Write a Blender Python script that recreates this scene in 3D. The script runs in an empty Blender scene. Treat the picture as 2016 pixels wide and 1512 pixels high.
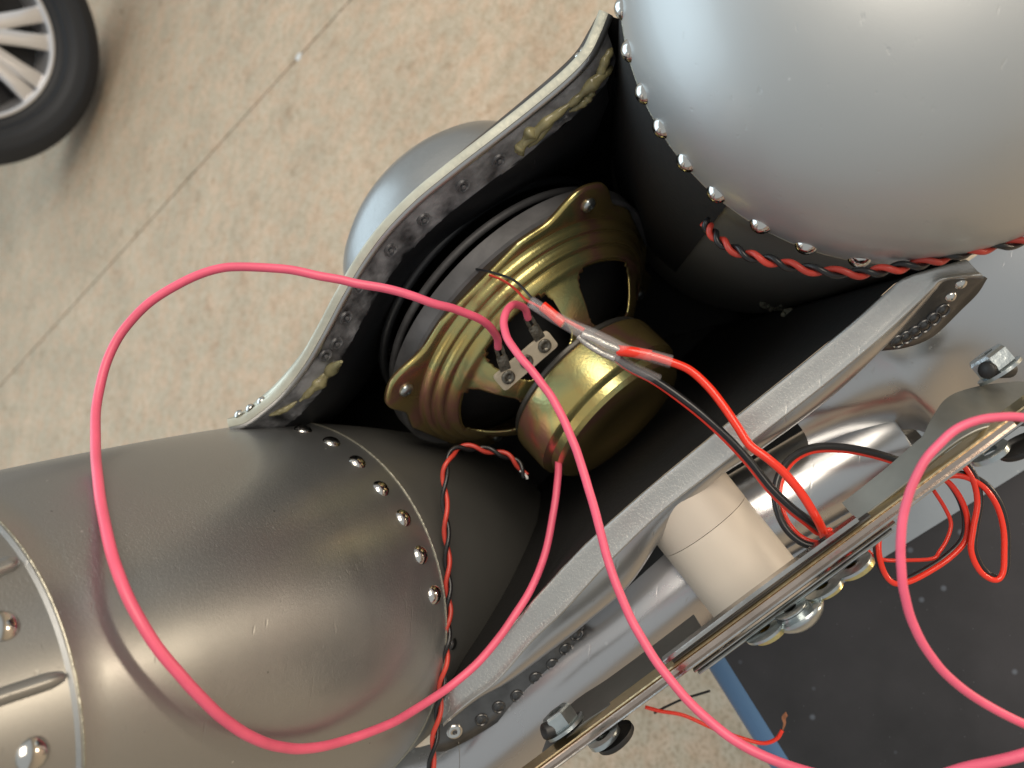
import bpy, math, random
from mathutils import Vector, Matrix, noise
from mathutils.bvhtree import BVHTree
random.seed(7)
R = math.radians
SC = bpy.context.scene
COL = SC.collection

# ------------------------------------------------------------------ camera
# Shapes are measured in the camera's frame (x right, y up, -z away; mm) and
# converted once to world metres: world up, as seen by the camera, is UPC.
F = 1552.0
UPC = Vector((-0.61, 0.19, 0.0)); UPC.z = math.sqrt(1 - UPC.length_squared)
xw = (Vector((0, 1, 0)) - UPC * UPC.y).normalized()
yw = UPC.cross(xw).normalized()
ROT = Matrix((xw, yw, UPC))                    # camera frame -> world
CAM = Vector((0, 0, 0.82))
def W(p): return CAM + ROT @ (Vector(p) * 0.001)
def at(px, py, d): return Vector(((px - 1008) / F * d, (756 - py) / F * d, -d))

cd = bpy.data.cameras.new('camera'); cam = bpy.data.objects.new('camera', cd); COL.objects.link(cam)
cam.matrix_world = Matrix.Translation(CAM) @ ROT.to_4x4()
cd.sensor_width = 36; cd.lens = 36 * F / 2016; cd.clip_start = 0.01; cd.clip_end = 60
cd.dof.use_dof = True; cd.dof.focus_distance = 0.300; cd.dof.aperture_fstop = 12
SC.camera = cam
SC.view_settings.view_transform = 'Standard'; SC.view_settings.look = 'None'
SC.view_settings.exposure = 0.0; SC.view_settings.gamma = 1

# ------------------------------------------------------------------ light
wd = bpy.data.worlds.new('World'); SC.world = wd; wd.use_nodes = True
bg = wd.node_tree.nodes['Background']; bg.inputs[0].default_value = (0.95, 0.985, 0.98, 1); bg.inputs[1].default_value = 0.50
def area(name, pos, target, sx, sy, power, col):
    l = bpy.data.lights.new(name, 'AREA'); l.shape = 'RECTANGLE'; l.size = sx; l.size_y = sy
    l.energy = power; l.color = col
    o = bpy.data.objects.new(name, l); COL.objects.link(o)
    o.location = W(pos); o.rotation_euler = (W(pos) - W(target)).to_track_quat('Z', 'Y').to_euler()
    return o
area('ceiling_lamps', (100, 1500, 2100), (0, 0, -320), 2.2, 1.6, 78, (1.0, 0.87, 0.72))
area('garage_door_daylight', (-2700, 500, -500), (0, 0, -350), 3.2, 2.4, 48, (0.70, 0.88, 1.0))
area('work_lamp', (900, 225, -120), (-110, -80, -215), 0.09, 0.09, 1.9, (1.0, 0.82, 0.60))

# ------------------------------------------------------------------ materials
MAT = {}
def mat(name, col, rough=0.5, metal=0.0, bump=0.0, bscale=200.0, var=0.0, vscale=8.0, col2=None, detail=4, **kw):
    m = bpy.data.materials.new(name); m.use_nodes = True; nt = m.node_tree; n = nt.nodes; L = nt.links
    p = n['Principled BSDF']
    p.inputs['Base Color'].default_value = (*col, 1); p.inputs['Roughness'].default_value = rough
    p.inputs['Metallic'].default_value = metal
    for k, v in kw.items(): p.inputs[k.replace('_', ' ')].default_value = v
    tc = n.new('ShaderNodeTexCoord')
    if var or col2:
        t = n.new('ShaderNodeTexNoise'); t.inputs['Scale'].default_value = vscale; t.inputs['Detail'].default_value = detail
        L.new(tc.outputs['Object'], t.inputs['Vector'])
        r = n.new('ShaderNodeValToRGB'); r.color_ramp.elements[0].position = 0.35; r.color_ramp.elements[1].position = 0.65
        c2 = col2 or tuple(c * (1 - var) for c in col)
        r.color_ramp.elements[0].color = (*c2, 1); r.color_ramp.elements[1].color = (*col, 1)
        L.new(t.outputs['Fac'], r.inputs['Fac']); L.new(r.outputs['Color'], p.inputs['Base Color'])
    if bump:
        t = n.new('ShaderNodeTexNoise'); t.inputs['Scale'].default_value = bscale; t.inputs['Detail'].default_value = 3
        L.new(tc.outputs['Object'], t.inputs['Vector'])
        b = n.new('ShaderNodeBump'); b.inputs['Strength'].default_value = bump; b.inputs['Distance'].default_value = 0.0006
        L.new(t.outputs['Fac'], b.inputs['Height']); L.new(b.outputs['Normal'], p.inputs['Normal'])
    MAT[name] = m
    return m
def flakes(m, strength=0.10, scale=2600):
    """metallic paint: tiny flakes that tilt the normal, and faint dust specks"""
    nt = m.node_tree; n = nt.nodes; L = nt.links; p = n['Principled BSDF']
    tc = n.new('ShaderNodeTexCoord'); v = n.new('ShaderNodeTexVoronoi'); v.inputs['Scale'].default_value = scale
    L.new(tc.outputs['Object'], v.inputs['Vector'])
    b = n.new('ShaderNodeBump'); b.inputs['Strength'].default_value = strength; b.inputs['Distance'].default_value = 0.0002
    L.new(v.outputs['Color'], b.inputs['Height'])
    t2 = n.new('ShaderNodeTexNoise'); t2.inputs['Scale'].default_value = 26; t2.inputs['Detail'].default_value = 3
    L.new(tc.outputs['Object'], t2.inputs['Vector'])
    b2 = n.new('ShaderNodeBump'); b2.inputs['Strength'].default_value = 0.12; b2.inputs['Distance'].default_value = 0.001
    L.new(t2.outputs['Fac'], b2.inputs['Height']); L.new(b.outputs['Normal'], b2.inputs['Normal'])
    L.new(b2.outputs['Normal'], p.inputs['Normal'])
    # hairline scratches
    mp = n.new('ShaderNodeMapping'); mp.inputs['Rotation'].default_value = (0.4, 0.9, 0.7); mp.inputs['Scale'].default_value = (14, 420, 420)
    L.new(tc.outputs['Object'], mp.inputs['Vector'])
    t4 = n.new('ShaderNodeTexNoise'); t4.inputs['Scale'].default_value = 1.0; t4.inputs['Detail'].default_value = 2
    L.new(mp.outputs['Vector'], t4.inputs['Vector'])
    r4 = n.new('ShaderNodeMapRange'); r4.inputs['From Min'].default_value = 0.68; r4.inputs['From Max'].default_value = 0.74
    L.new(t4.outputs['Fac'], r4.inputs['Value'])
    b4 = n.new('ShaderNodeBump'); b4.inputs['Strength'].default_value = 0.25; b4.inputs['Distance'].default_value = 0.0002; b4.invert = True
    L.new(r4.outputs['Result'], b4.inputs['Height']); L.new(b2.outputs['Normal'], b4.inputs['Normal']); L.new(b4.outputs['Normal'], p.inputs['Normal'])
    # roughness wear
    t3 = n.new('ShaderNodeTexNoise'); t3.inputs['Scale'].default_value = 14; t3.inputs['Detail'].default_value = 6
    L.new(tc.outputs['Object'], t3.inputs['Vector'])
    mr = n.new('ShaderNodeMapRange'); r0 = p.inputs['Roughness'].default_value
    mr.inputs['To Min'].default_value = r0 * 0.8; mr.inputs['To Max'].default_value = r0 * 1.25
    L.new(t3.outputs['Fac'], mr.inputs['Value']); L.new(mr.outputs['Result'], p.inputs['Roughness'])
def dust(m, amount=0.5, scale=900, col=(0.75, 0.75, 0.75), size=0.09):
    """scattered pale specks over whatever colour the material has"""
    nt = m.node_tree; n = nt.nodes; L = nt.links; p = n['Principled BSDF']
    tc = n.new('ShaderNodeTexCoord'); v = n.new('ShaderNodeTexVoronoi'); v.inputs['Scale'].default_value = scale
    v.inputs['Randomness'].default_value = 1
    L.new(tc.outputs['Object'], v.inputs['Vector'])
    r = n.new('ShaderNodeValToRGB'); r.color_ramp.elements[0].position = 0.4 * size; r.color_ramp.elements[0].color = (amount,) * 3 + (1,)
    r.color_ramp.elements[1].position = size; r.color_ramp.elements[1].color = (0, 0, 0, 1)
    L.new(v.outputs['Distance'], r.inputs['Fac'])
    mx = n.new('ShaderNodeMix'); mx.data_type = 'RGBA'
    src = p.inputs['Base Color'].links[0].from_socket if p.inputs['Base Color'].is_linked else None
    if src: L.new(src, mx.inputs['A'])
    else: mx.inputs['A'].default_value = p.inputs['Base Color'].default_value
    mx.inputs['B'].default_value = (*col, 1)
    L.new(r.outputs['Color'], mx.inputs['Factor']); L.new(mx.outputs['Result'], p.inputs['Base Color'])

flakes(mat('pod_paint', (0.335, 0.345, 0.345), 0.36, 0.85, Coat_Weight=0.25, Coat_Roughness=0.2), 0.40, 1500); dust(MAT['pod_paint'], 0.5, 75, size=0.04); dust(MAT['pod_paint'], 0.6, 70, (0.03, 0.03, 0.03), 0.035)
flakes(mat('dome_paint', (0.49, 0.505, 0.505), 0.50, 0.85, Coat_Weight=0.35, Coat_Roughness=0.15), 0.08, 2600); dust(MAT['dome_paint'], 0.5, 62, (0.85, 0.85, 0.85), 0.04)
flakes(mat('pod_inner', (0.30, 0.30, 0.28), 0.45, 0.8), 0.05, 2600)
flakes(mat('strip_metal', (0.55, 0.55, 0.53), 0.38, 0.9), 0.45, 1300)
flakes(mat('hull_metal', (0.52, 0.53, 0.54), 0.28, 1.0), 0.02, 1800)
flakes(mat('shoulder_metal', (0.50, 0.50, 0.50), 0.28, 0.95), 0.05, 1800)
flakes(mat('belly_metal', (0.50, 0.50, 0.51), 0.27, 0.95), 0.03, 1800); dust(MAT['belly_metal'], 0.6, 70)
mat('lip_metal', (0.62, 0.62, 0.52), 0.42, 0.6, bump=0.3, bscale=400, var=0.25, vscale=60)
mat('rivet_metal', (0.62, 0.61, 0.58), 0.16, 1.0)
mat('dark_rivet', (0.13, 0.13, 0.13), 0.3, 0.9, var=0.5, vscale=300)
mat('strip_side', (0.16, 0.16, 0.16), 0.35, 0.9, bump=0.3, bscale=300, var=0.4, vscale=80)
mat('seam', (0.34, 0.33, 0.27), 0.35, 0.8, bump=0.5, bscale=900)
mat('wall_grey', (0.34, 0.345, 0.36), 0.42, 0.2, bump=1.0, bscale=230, col2=(0.02, 0.02, 0.022), vscale=75, detail=10)
dust(MAT['wall_grey'], 0.25, 500)
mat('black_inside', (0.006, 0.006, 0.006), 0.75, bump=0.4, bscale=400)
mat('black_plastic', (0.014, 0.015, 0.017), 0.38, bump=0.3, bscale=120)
mat('ring_grey', (0.10, 0.10, 0.104), 0.55, 0.1, bump=0.6, bscale=150, var=0.6, vscale=40, detail=8)
mat('glue', (0.42, 0.38, 0.20), 0.16, bump=0.4, bscale=300, var=0.4, vscale=90, Transmission_Weight=0.35, IOR=1.45)
mat('crumb', (0.17, 0.17, 0.13), 0.5)
mat('pink_rubber', (0.84, 0.12, 0.21), 0.45, bump=0.25, bscale=260, var=0.16, vscale=55, detail=6, Subsurface_Weight=0.0, Coat_Weight=0.15, Coat_Roughness=0.4)
mat('red_pvc', (0.78, 0.035, 0.015), 0.22, bump=0.1, bscale=200)
mat('dull_red', (0.58, 0.055, 0.035), 0.4, bump=0.2, bscale=200, var=0.35, vscale=70)
mat('thin_red', (0.60, 0.05, 0.035), 0.35)
mat('black_pvc', (0.012, 0.012, 0.013), 0.28, bump=0.1, bscale=200)
mat('solder', (0.55, 0.54, 0.50), 0.35, 0.7, bump=0.8, bscale=700)
mat('copper_strands', (0.45, 0.2, 0.11), 0.4, 0.8)
m = mat('clear_sleeve', (0.85, 0.82, 0.84), 0.12, Alpha=0.08, Specular_IOR_Level=0.9)
mat('cream_plastic', (0.62, 0.56, 0.475), 0.42, bump=0.05, bscale=300, var=0.06, vscale=30)
mat('cream_collar', (0.54, 0.485, 0.415), 0.45, bump=0.05, bscale=300)
mat('terminal_board', (0.42, 0.37, 0.28), 0.6, bump=0.2, bscale=500, var=0.2, vscale=100)
mat('terminal_tin', (0.20, 0.19, 0.16), 0.38, 0.9, bump=0.6, bscale=900, var=0.5, vscale=300)
mat('steel', (0.62, 0.60, 0.57), 0.17, 1.0, bump=0.15, bscale=300, var=0.35, vscale=60)
mat('steel_warm', (0.66, 0.54, 0.46), 0.18, 1.0, bump=0.15, bscale=200, var=0.3, vscale=50)
mat('steel_gold', (0.62, 0.50, 0.30), 0.28, 1.0, bump=0.35, bscale=400)
mat('steel_dark', (0.13, 0.125, 0.115), 0.42, 0.8, bump=0.3, bscale=200, var=0.3, vscale=40)
mat('strap_dark', (0.17, 0.168, 0.155), 0.4, 0.8, bump=0.2, bscale=100, var=0.3, vscale=30)
mat('strap_grey', (0.30, 0.30, 0.27), 0.45, 0.8, bump=0.2, bscale=100, var=0.3, vscale=30)
mat('zinc', (0.50, 0.55, 0.56), 0.28, 0.95, bump=0.3, bscale=300, var=0.3, vscale=120)
mat('brass', (0.60, 0.50, 0.22), 0.3, 1.0, bump=0.4, bscale=600)
mat('black_rubber', (0.012, 0.012, 0.012), 0.5)
m = mat('case_black', (0.034, 0.032, 0.035), 0.27, bump=0.25, bscale=60, var=0.4, vscale=14, detail=9, col2=(0.016, 0.015, 0.016)); dust(m, 0.22, 45, (0.30, 0.36, 0.45)); dust(m, 0.2, 190, (0.4, 0.42, 0.46), 0.06)
mat('case_daylight_blue', (0.07, 0.15, 0.28), 0.25, bump=0.1, bscale=60)  # blue skylight reflection put into the colour of the black case's edge
m = mat('grey_plate', (0.30, 0.34, 0.38), 0.36, 0.4, bump=0.15, bscale=120, var=0.15, vscale=25, detail=8); dust(m, 0.4, 120)
m = mat('tyre_rubber', (0.012, 0.014, 0.018), 0.55, bump=0.3, bscale=60)
mat('alloy', (0.78, 0.78, 0.80), 0.28, 0.7)
mat('alloy_dark', (0.01, 0.01, 0.012), 0.5)
mat('printed_white', (0.6, 0.6, 0.58), 0.6)

# iridescent yellow chromate on zinc: bands of gold, green and rose
def chromate(name, dark=1.0):
    m = mat(name, (0.6, 0.5, 0.15), 0.27, 0.88); n = m.node_tree.nodes; L = m.node_tree.links; p = n['Principled BSDF']
    tc = n.new('ShaderNodeTexCoord'); t = n.new('ShaderNodeTexNoise'); t.inputs['Scale'].default_value = 28; t.inputs['Detail'].default_value = 3
    t.inputs['Distortion'].default_value = 1.2
    L.new(tc.outputs['Object'], t.inputs['Vector'])
    lw = n.new('ShaderNodeLayerWeight'); lw.inputs['Blend'].default_value = 0.45
    a = n.new('ShaderNodeMath'); a.operation = 'MULTIPLY_ADD'; a.inputs[1].default_value = 0.9
    L.new(lw.outputs['Facing'], a.inputs[0]); L.new(t.outputs['Fac'], a.inputs[2])
    r = n.new('ShaderNodeValToRGB'); e = r.color_ramp.elements
    cols = [(0.0, (0.46, 0.38, 0.14)), (0.42, (0.55, 0.44, 0.16)), (0.56, (0.46, 0.42, 0.18)), (0.66, (0.36, 0.38, 0.18)), (0.74, (0.56, 0.40, 0.18)),
            (0.86, (0.55, 0.27, 0.22)), (1.0, (0.55, 0.41, 0.16))]
    e[0].position, e[0].color = cols[0][0], (*[c * dark for c in cols[0][1]], 1)
    e[1].position, e[1].color = cols[-1][0], (*[c * dark for c in cols[-1][1]], 1)
    for q, c in cols[1:-1]:
        x = e.new(q); x.color = (*[k * dark for k in c], 1)
    L.new(a.outputs[0], r.inputs['Fac']); L.new(r.outputs['Color'], p.inputs['Base Color'])
    t2 = n.new('ShaderNodeTexNoise'); t2.inputs['Scale'].default_value = 700; L.new(tc.outputs['Object'], t2.inputs['Vector'])
    b = n.new('ShaderNodeBump'); b.inputs['Strength'].default_value = 0.25; b.inputs['Distance'].default_value = 0.0003
    L.new(t2.outputs['Fac'], b.inputs['Height']); L.new(b.outputs['Normal'], p.inputs['Normal'])
chromate('chromate')

# concrete
m = mat('concrete', (0.42, 0.35, 0.27), 0.7); n = m.node_tree.nodes; L = m.node_tree.links; p = n['Principled BSDF']
tc = n.new('ShaderNodeTexCoord')
def ns(scale, det, lo, hi, c0, c1, rough=0.6):
    t = n.new('ShaderNodeTexNoise'); t.inputs['Scale'].default_value = scale; t.inputs['Detail'].default_value = det; t.inputs['Roughness'].default_value = rough
    L.new(tc.outputs['Object'], t.inputs['Vector'])
    r = n.new('ShaderNodeValToRGB'); r.color_ramp.elements[0].position = lo; r.color_ramp.elements[1].position = hi
    r.color_ramp.elements[0].color = (*c0, 1); r.color_ramp.elements[1].color = (*c1, 1)
    L.new(t.outputs['Fac'], r.inputs['Fac']); return r
def mul(a, b, f=1.0):
    x = n.new('ShaderNodeMix'); x.data_type = 'RGBA'; x.blend_type = 'MULTIPLY'; x.inputs['Factor'].default_value = f
    L.new(a, x.inputs['A']); L.new(b, x.inputs['B']); return x.outputs['Result']
c = ns(7, 8, 0.3, 0.72, (0.47, 0.375, 0.275), (0.62, 0.485, 0.36)).outputs['Color']
c = mul(c, ns(60, 5, 0.36, 0.58, (0.86, 0.83, 0.78), (1, 1, 1)).outputs['Color'])
c = mul(c, ns(230, 4, 0.40, 0.50, (0.68, 0.64, 0.58), (1, 1, 1)).outputs['Color'], 0.8)
c = mul(c, ns(18, 4, 0.26, 0.42, (0.72, 0.64, 0.56), (1, 1, 1)).outputs['Color'], 0.8)
c = mul(c, ns(27, 3, 0.42, 0.62, (0.90, 0.94, 0.93), (1.0, 0.93, 0.88)).outputs['Color'], 0.9)
L.new(c, p.inputs['Base Color'])
t = n.new('ShaderNodeTexNoise'); t.inputs['Scale'].default_value = 90; t.inputs['Detail'].default_value = 6; L.new(tc.outputs['Object'], t.inputs['Vector'])
b = n.new('ShaderNodeBump'); b.inputs['Strength'].default_value = 0.3; b.inputs['Distance'].default_value = 0.002
L.new(t.outputs['Fac'], b.inputs['Height']); L.new(b.outputs['Normal'], p.inputs['Normal'])

# ------------------------------------------------------------------ building helpers
WL = {}                                        # world location of every object made
def thing(name, label, cat, origin, group=None):
    o = bpy.data.objects.new(name, None); COL.objects.link(o); o.empty_display_size = 0.02
    w = W(origin); o.location = w; WL[o] = w
    o['label'] = label; o['category'] = cat
    if group: o['group'] = group
    return o
def tag(o, label, cat=None, group=None, kind=None):
    if label: o['label'] = label
    if cat: o['category'] = cat
    if group: o['group'] = group
    if kind: o['kind'] = kind
    return o
class MB:
    def __init__(s): s.v = []; s.f = []
    def add(s, vs, fs):
        k = len(s.v); s.v += [Vector(v) for v in vs]; s.f += [tuple(i + k for i in f) for f in fs]; return s
    def bvh(s): return BVHTree.FromPolygons(s.v, s.f)
    def build(s, name, m, parent=None, smooth=True, ang=40):
        ws = [W(v) for v in s.v]
        c = Vector((0, 0, 0))
        for w in ws: c += w
        c /= max(1, len(ws))
        me = bpy.data.meshes.new(name); me.from_pydata([w - c for w in ws], [], s.f); me.update()
        me.materials.append(MAT[m])
        if smooth:
            me.shade_smooth()
            if ang < 180:
                try: me.set_sharp_from_angle(angle=R(ang))
                except Exception: pass
        o = bpy.data.objects.new(name, me); COL.objects.link(o)
        if parent is not None: o.parent = parent; o.location = c - WL[parent]
        else: o.location = c
        WL[o] = c
        return o
def grid(rows, closed_u=False, closed_v=False):
    """rows of points -> quads (u along a row, v from row to row)"""
    nv, nu = len(rows), len(rows[0]); vs = [p for r in rows for p in r]; fs = []
    for j in range(nv if closed_v else nv - 1):
        for i in range(nu if closed_u else nu - 1):
            a = j * nu + i; b_ = j * nu + (i + 1) % nu; jj = (j + 1) % nv
            fs.append((a, b_, jj * nu + (i + 1) % nu, jj * nu + i))
    return vs, fs
def frame(a):
    a = Vector(a).normalized(); r = Vector((0, 0, 1)) if abs(a.z) < 0.9 else Vector((0, 1, 0))
    u = a.cross(r).normalized(); return a, u, a.cross(u)
def revolve(c, a, prof, n=64, phi0=0, mb=None):
    """prof: list of (s along axis, radius)"""
    a, u, v = frame(a); c = Vector(c); rows = []
    for s, r in prof:
        rows.append([c + a * s + (u * math.cos(phi0 + 2 * math.pi * i / n) + v * math.sin(phi0 + 2 * math.pi * i / n)) * max(r, 1e-3) for i in range(n)])
    mb = mb or MB(); mb.add(*grid(rows, closed_u=True)); return mb
def catmull(P, n=10):
    P = [Vector(p) for p in P]; out = []
    Q = [P[0] * 2 - P[1]] + P + [P[-1] * 2 - P[-2]]
    for i in range(1, len(Q) - 2):
        a, b_, c_, d = Q[i - 1:i + 3]
        for k in range(n):
            t = k / n
            out.append(0.5 * ((2 * b_) + (c_ - a) * t + (2 * a - 5 * b_ + 4 * c_ - d) * t * t + (3 * b_ - a - 3 * c_ + d) * t ** 3))
    out.append(P[-1].copy()); return out
def tube(pts, r, n=12, mb=None, caps=True):
    mb = mb or MB(); T = []
    for i in range(len(pts)):
        T.append((pts[min(i + 1, len(pts) - 1)] - pts[max(i - 1, 0)]).normalized())
    _, u, v = frame(T[0]); rows = []
    for i, p in enumerate(pts):
        u = (u - T[i] * u.dot(T[i])).normalized(); v = T[i].cross(u)
        rr = r(i / (len(pts) - 1)) if callable(r) else r
        rows.append([p + (u * math.cos(2 * math.pi * k / n) + v * math.sin(2 * math.pi * k / n)) * rr for k in range(n)])
    if caps:
        rows = [[pts[0]] * n] + rows + [[pts[-1]] * n]
    mb.add(*grid(rows, closed_u=True)); return mb
def twisted(pts, off, r, turns, ph, n=9):
    T = [(pts[min(i + 1, len(pts) - 1)] - pts[max(i - 1, 0)]).normalized() for i in range(len(pts))]
    _, u, v = frame(T[0]); out = []
    for i, p in enumerate(pts):
        u = (u - T[i] * u.dot(T[i])).normalized(); v = T[i].cross(u)
        t = i / (len(pts) - 1)
        an = ph + 2 * math.pi * (turns * t + 0.12 * math.sin(9 * t))
        out.append(p + (u * math.cos(an) + v * math.sin(an)) * off)
    return tube(out, r, n)
def sweep(pts, section, side=None, depth=None, closed=True, mb=None, caps=True):
    """section (s,d) swept along pts; s goes along the in-plane normal, d away from the camera"""
    mb = mb or MB(); rows = []; N = len(pts)
    for i, p in enumerate(pts):
        T = (pts[min(i + 1, N - 1)] - pts[max(i - 1, 0)]).normalized()
        D = Vector(depth) if depth is not None else Vector((0, 0, -1))
        D = (D - T * D.dot(T)).normalized(); S = T.cross(D).normalized()
        sec = section(i / (N - 1)) if callable(section) else section
        rows.append([p + S * s + D * d for s, d in sec])
    vs, fs = grid(rows, closed_u=closed)
    if closed and caps:
        k = len(rows[0]); fs = fs + [tuple(range(k))[::-1], tuple(range(len(vs) - k, len(vs)))]
    mb.add(vs, fs); return mb
def rect(s0, s1, d0, d1, c=0.4):
    return [(s0 + c, d0), (s1 - c, d0), (s1, d0 + c), (s1, d1 - c), (s1 - c, d1), (s0 + c, d1), (s0, d1 - c), (s0, d0 + c)]
_rm = {}
def rivet_mesh(key, r, h, m, prof=None, n=16):
    k = (key, r, h, m)
    if k in _rm: return _rm[k]
    prof = prof or [(0, r * 1.08), (h * 0.12, r * 1.05), (h * 0.35, r * 0.95), (h * 0.65, r * 0.75), (h * 0.88, r * 0.45), (h * 0.98, r * 0.2), (h, 0)]
    vs = []; rows = []
    for s, rr in prof:
        rows.append([Vector((rr * math.cos(2 * math.pi * i / n), rr * math.sin(2 * math.pi * i / n), s)) * 0.001 for i in range(n)])
    vs, fs = grid(rows, closed_u=True)
    me = bpy.data.meshes.new(key); me.from_pydata(vs, [], fs); me.update(); me.shade_smooth(); me.materials.append(MAT[m])
    try: me.set_sharp_from_angle(angle=R(50))
    except Exception: pass
    _rm[k] = me; return me
def put(name, me, pos, nrm, parent, spin=0.0):
    """a copy of a shared mesh set on a surface"""
    o = bpy.data.objects.new(name, me); COL.objects.link(o)
    w = W(pos); z = (ROT @ Vector(nrm)).normalized()
    o.rotation_mode = 'QUATERNION'; o.rotation_quaternion = z.to_track_quat('Z', 'Y') @ Matrix.Rotation(spin, 3, 'Z').to_quaternion()
    o.parent = parent; o.location = w - (WL[parent] if parent else Vector()); WL[o] = w
    return o
def hexnut(r, h, hole=0.0, m='zinc', key='nut'):
    """hexagonal nut with chamfered corners, axis +z, local metres"""
    vs = []; fs = []; rows = []
    for z, k in ((0, 0.93), (0.12 * h, 1.0), (0.85 * h, 1.0), (h, 0.9)):
        rows.append([Vector((r * k * math.cos(math.pi / 3 * i), r * k * math.sin(math.pi / 3 * i), z)) * 0.001 for i in range(6)])
    hr = max(hole, 0.01)
    rows.append([Vector((hr * math.cos(math.pi / 3 * i), hr * math.sin(math.pi / 3 * i), h)) * 0.001 for i in range(6)])
    rows.append([Vector((hr * math.cos(math.pi / 3 * i), hr * math.sin(math.pi / 3 * i), h * 0.3)) * 0.001 for i in range(6)])
    vs, fs = grid(rows, closed_u=True)
    me = bpy.data.meshes.new(key); me.from_pydata(vs, [], fs); me.update(); me.materials.append(MAT[m]); return me

# ------------------------------------------------------------------ floor and joint
def floor_pt(px, py, z=0.0):
    d = W(at(px, py, 1000)) - CAM; t = (z - CAM.z) / d.z; return CAM + d * t
A, B = floor_pt(690, 0), floor_pt(0, 760)
jd = (B - A).normalized(); jn = Vector((-jd.y, jd.x, 0))
if (floor_pt(1400, 1400) - A).dot(jn) < 0: jn = -jn
def struct(name, vs, fs, m):
    me = bpy.data.meshes.new(name); me.from_pydata(vs, [], fs); me.update(); me.materials.append(MAT[m])
    o = bpy.data.objects.new(name, me); COL.objects.link(o); o['kind'] = 'structure'; WL[o] = Vector(); return o
mat('joint_dirt', (0.50, 0.46, 0.41), 0.9, var=0.4, vscale=60)
g = 0.0028; BIG = 14
vs = []; fs = []
N = 240
for side in (1, -1):
    k = len(vs)
    ts = [-BIG] + [-3 + 6 * i / N for i in range(N + 1)] + [BIG]
    for t in ts:
        wob = 0.0009 * noise.noise(Vector((t * 30, side * 5, 0))) + 0.0009 * noise.noise(Vector((t * 120, side * 9, 2)))
        e0 = A + jd * t + jn * side * (g + wob)
        e1 = A + jd * t + jn * side * BIG
        vs += [Vector((e1.x, e1.y, 0)), Vector((e0.x, e0.y, 0)), Vector((e0.x, e0.y, -0.003))]
    for i in range(len(ts) - 1):
        for q in (0, 1):
            a_ = k + i * 3 + q; f_ = (a_, a_ + 1, a_ + 4, a_ + 3)
            fs.append(f_ if side < 0 else f_[::-1])
struct('floor', vs, fs, 'concrete')
w = 0.01
struct('floor_joint', [A + jd * -BIG + jn * w + Vector((0, 0, -.003)), A + jd * BIG + jn * w + Vector((0, 0, -.003)), A + jd * BIG - jn * w + Vector((0, 0, -.003)), A + jd * -BIG - jn * w + Vector((0, 0, -.003))], [(0, 1, 2, 3)], 'joint_dirt')
# pale chip in the joint
cp = floor_pt(588, 112); r_ = random.Random(3)
vs = [cp + Vector((0, 0, 0.003))]; 
for i in range(12):
    an = i * math.pi / 6; rr = 0.0075 + 0.003 * r_.random(); vs.append(cp + Vector((rr * math.cos(an), rr * math.sin(an), 0.0005)))
me = bpy.data.meshes.new('plaster_chip'); me.from_pydata(vs, [], [(0, 1 + i, 1 + (i + 1) % 12) for i in range(12)]); me.materials.append(MAT['printed_white'])
o = bpy.data.objects.new('plaster_chip', me); COL.objects.link(o); tag(o, 'small white chip lying in the joint of the concrete floor', 'chip')

# ------------------------------------------------------------------ car wheel, upper left
wc = at(-80, 58, 1860)
ax = (Vector((0, 0, 1)) - UPC * UPC.z).normalized()             # horizontal axle, facing the camera
wheel = thing('car_wheel', 'car wheel with silver spokes and black tyre standing on the concrete', 'wheel', wc - UPC * 310)
def tyre_prof():
    P = [(-200, 205), (-205, 240), (-200, 280), (-170, 302), (-90, 310), (-62, 312), (-61, 304), (-54, 304), (-53, 312.5), (-10, 314), (6, 311), (7, 306), (11, 305), (14, 307), (24, 296), (29, 282), (29.5, 278), (31, 277), (31, 273), (29.5, 272), (28, 252), (24, 240), (22.5, 239), (21, 235), (20, 230), (10, 222), (9, 216), (4, 208), (0, 203)]
    return P
revolve(wc, ax, tyre_prof(), 96).build('tyre', 'tyre_rubber', wheel)
revolve(wc, ax, [(2, 205), (7, 203), (8, 198), (4, 193), (-15, 190), (-60, 186), (-150, 184), (-150, 205)], 96).build('rim', 'alloy', wheel)
revolve(wc, ax, [(-70, 186), (-75, 100), (-75, 1)], 48).build('brake_plate', 'alloy_dark', wheel)
_, wu, wv = frame(ax)
e_r = Vector((1, 0, 0)) - ax * ax.x; e_r.normalize(); e_u = ax.cross(e_r)
for k, deg in enumerate([10, 24, 53, 67, 98, 112, -29, -15, 150, 200, 245, 290]):
    deg = [14, -6, -36, -50, -88, -102, 55, 68, 108, 122, 165, 210][k]
    an = R(deg); dr = e_r * math.cos(an) + e_u * math.sin(an); dt = ax.cross(dr)
    rows = []
    for t, wd_, z0 in ((25, 24, -12), (80, 18, -4), (140, 17, 0), (188, 19, 1), (194, 23, -2)):
        c0 = wc + dr * t
        rows.append([c0 + dt * (-wd_) + ax * (z0 - 22), c0 + dt * (-wd_) + ax * (z0 - 3), c0 + dt * (-wd_ + 4) + ax * z0, c0 + dt * (wd_ - 4) + ax * z0, c0 + dt * wd_ + ax * (z0 - 3), c0 + dt * wd_ + ax * (z0 - 22)])
    MB().add(*grid(rows)).build('spoke', 'alloy', wheel)
revolve(wc, ax, [(-30, 40), (-4, 38), (0, 34), (0, 0)], 32).build('hub', 'alloy', wheel)

# ------------------------------------------------------------------ the silver riveted body
body = thing('riveted_body', 'silver painted riveted metal body with an open dark cavity between two rounded drums', 'metal body', at(1100, 900, 520))

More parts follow.
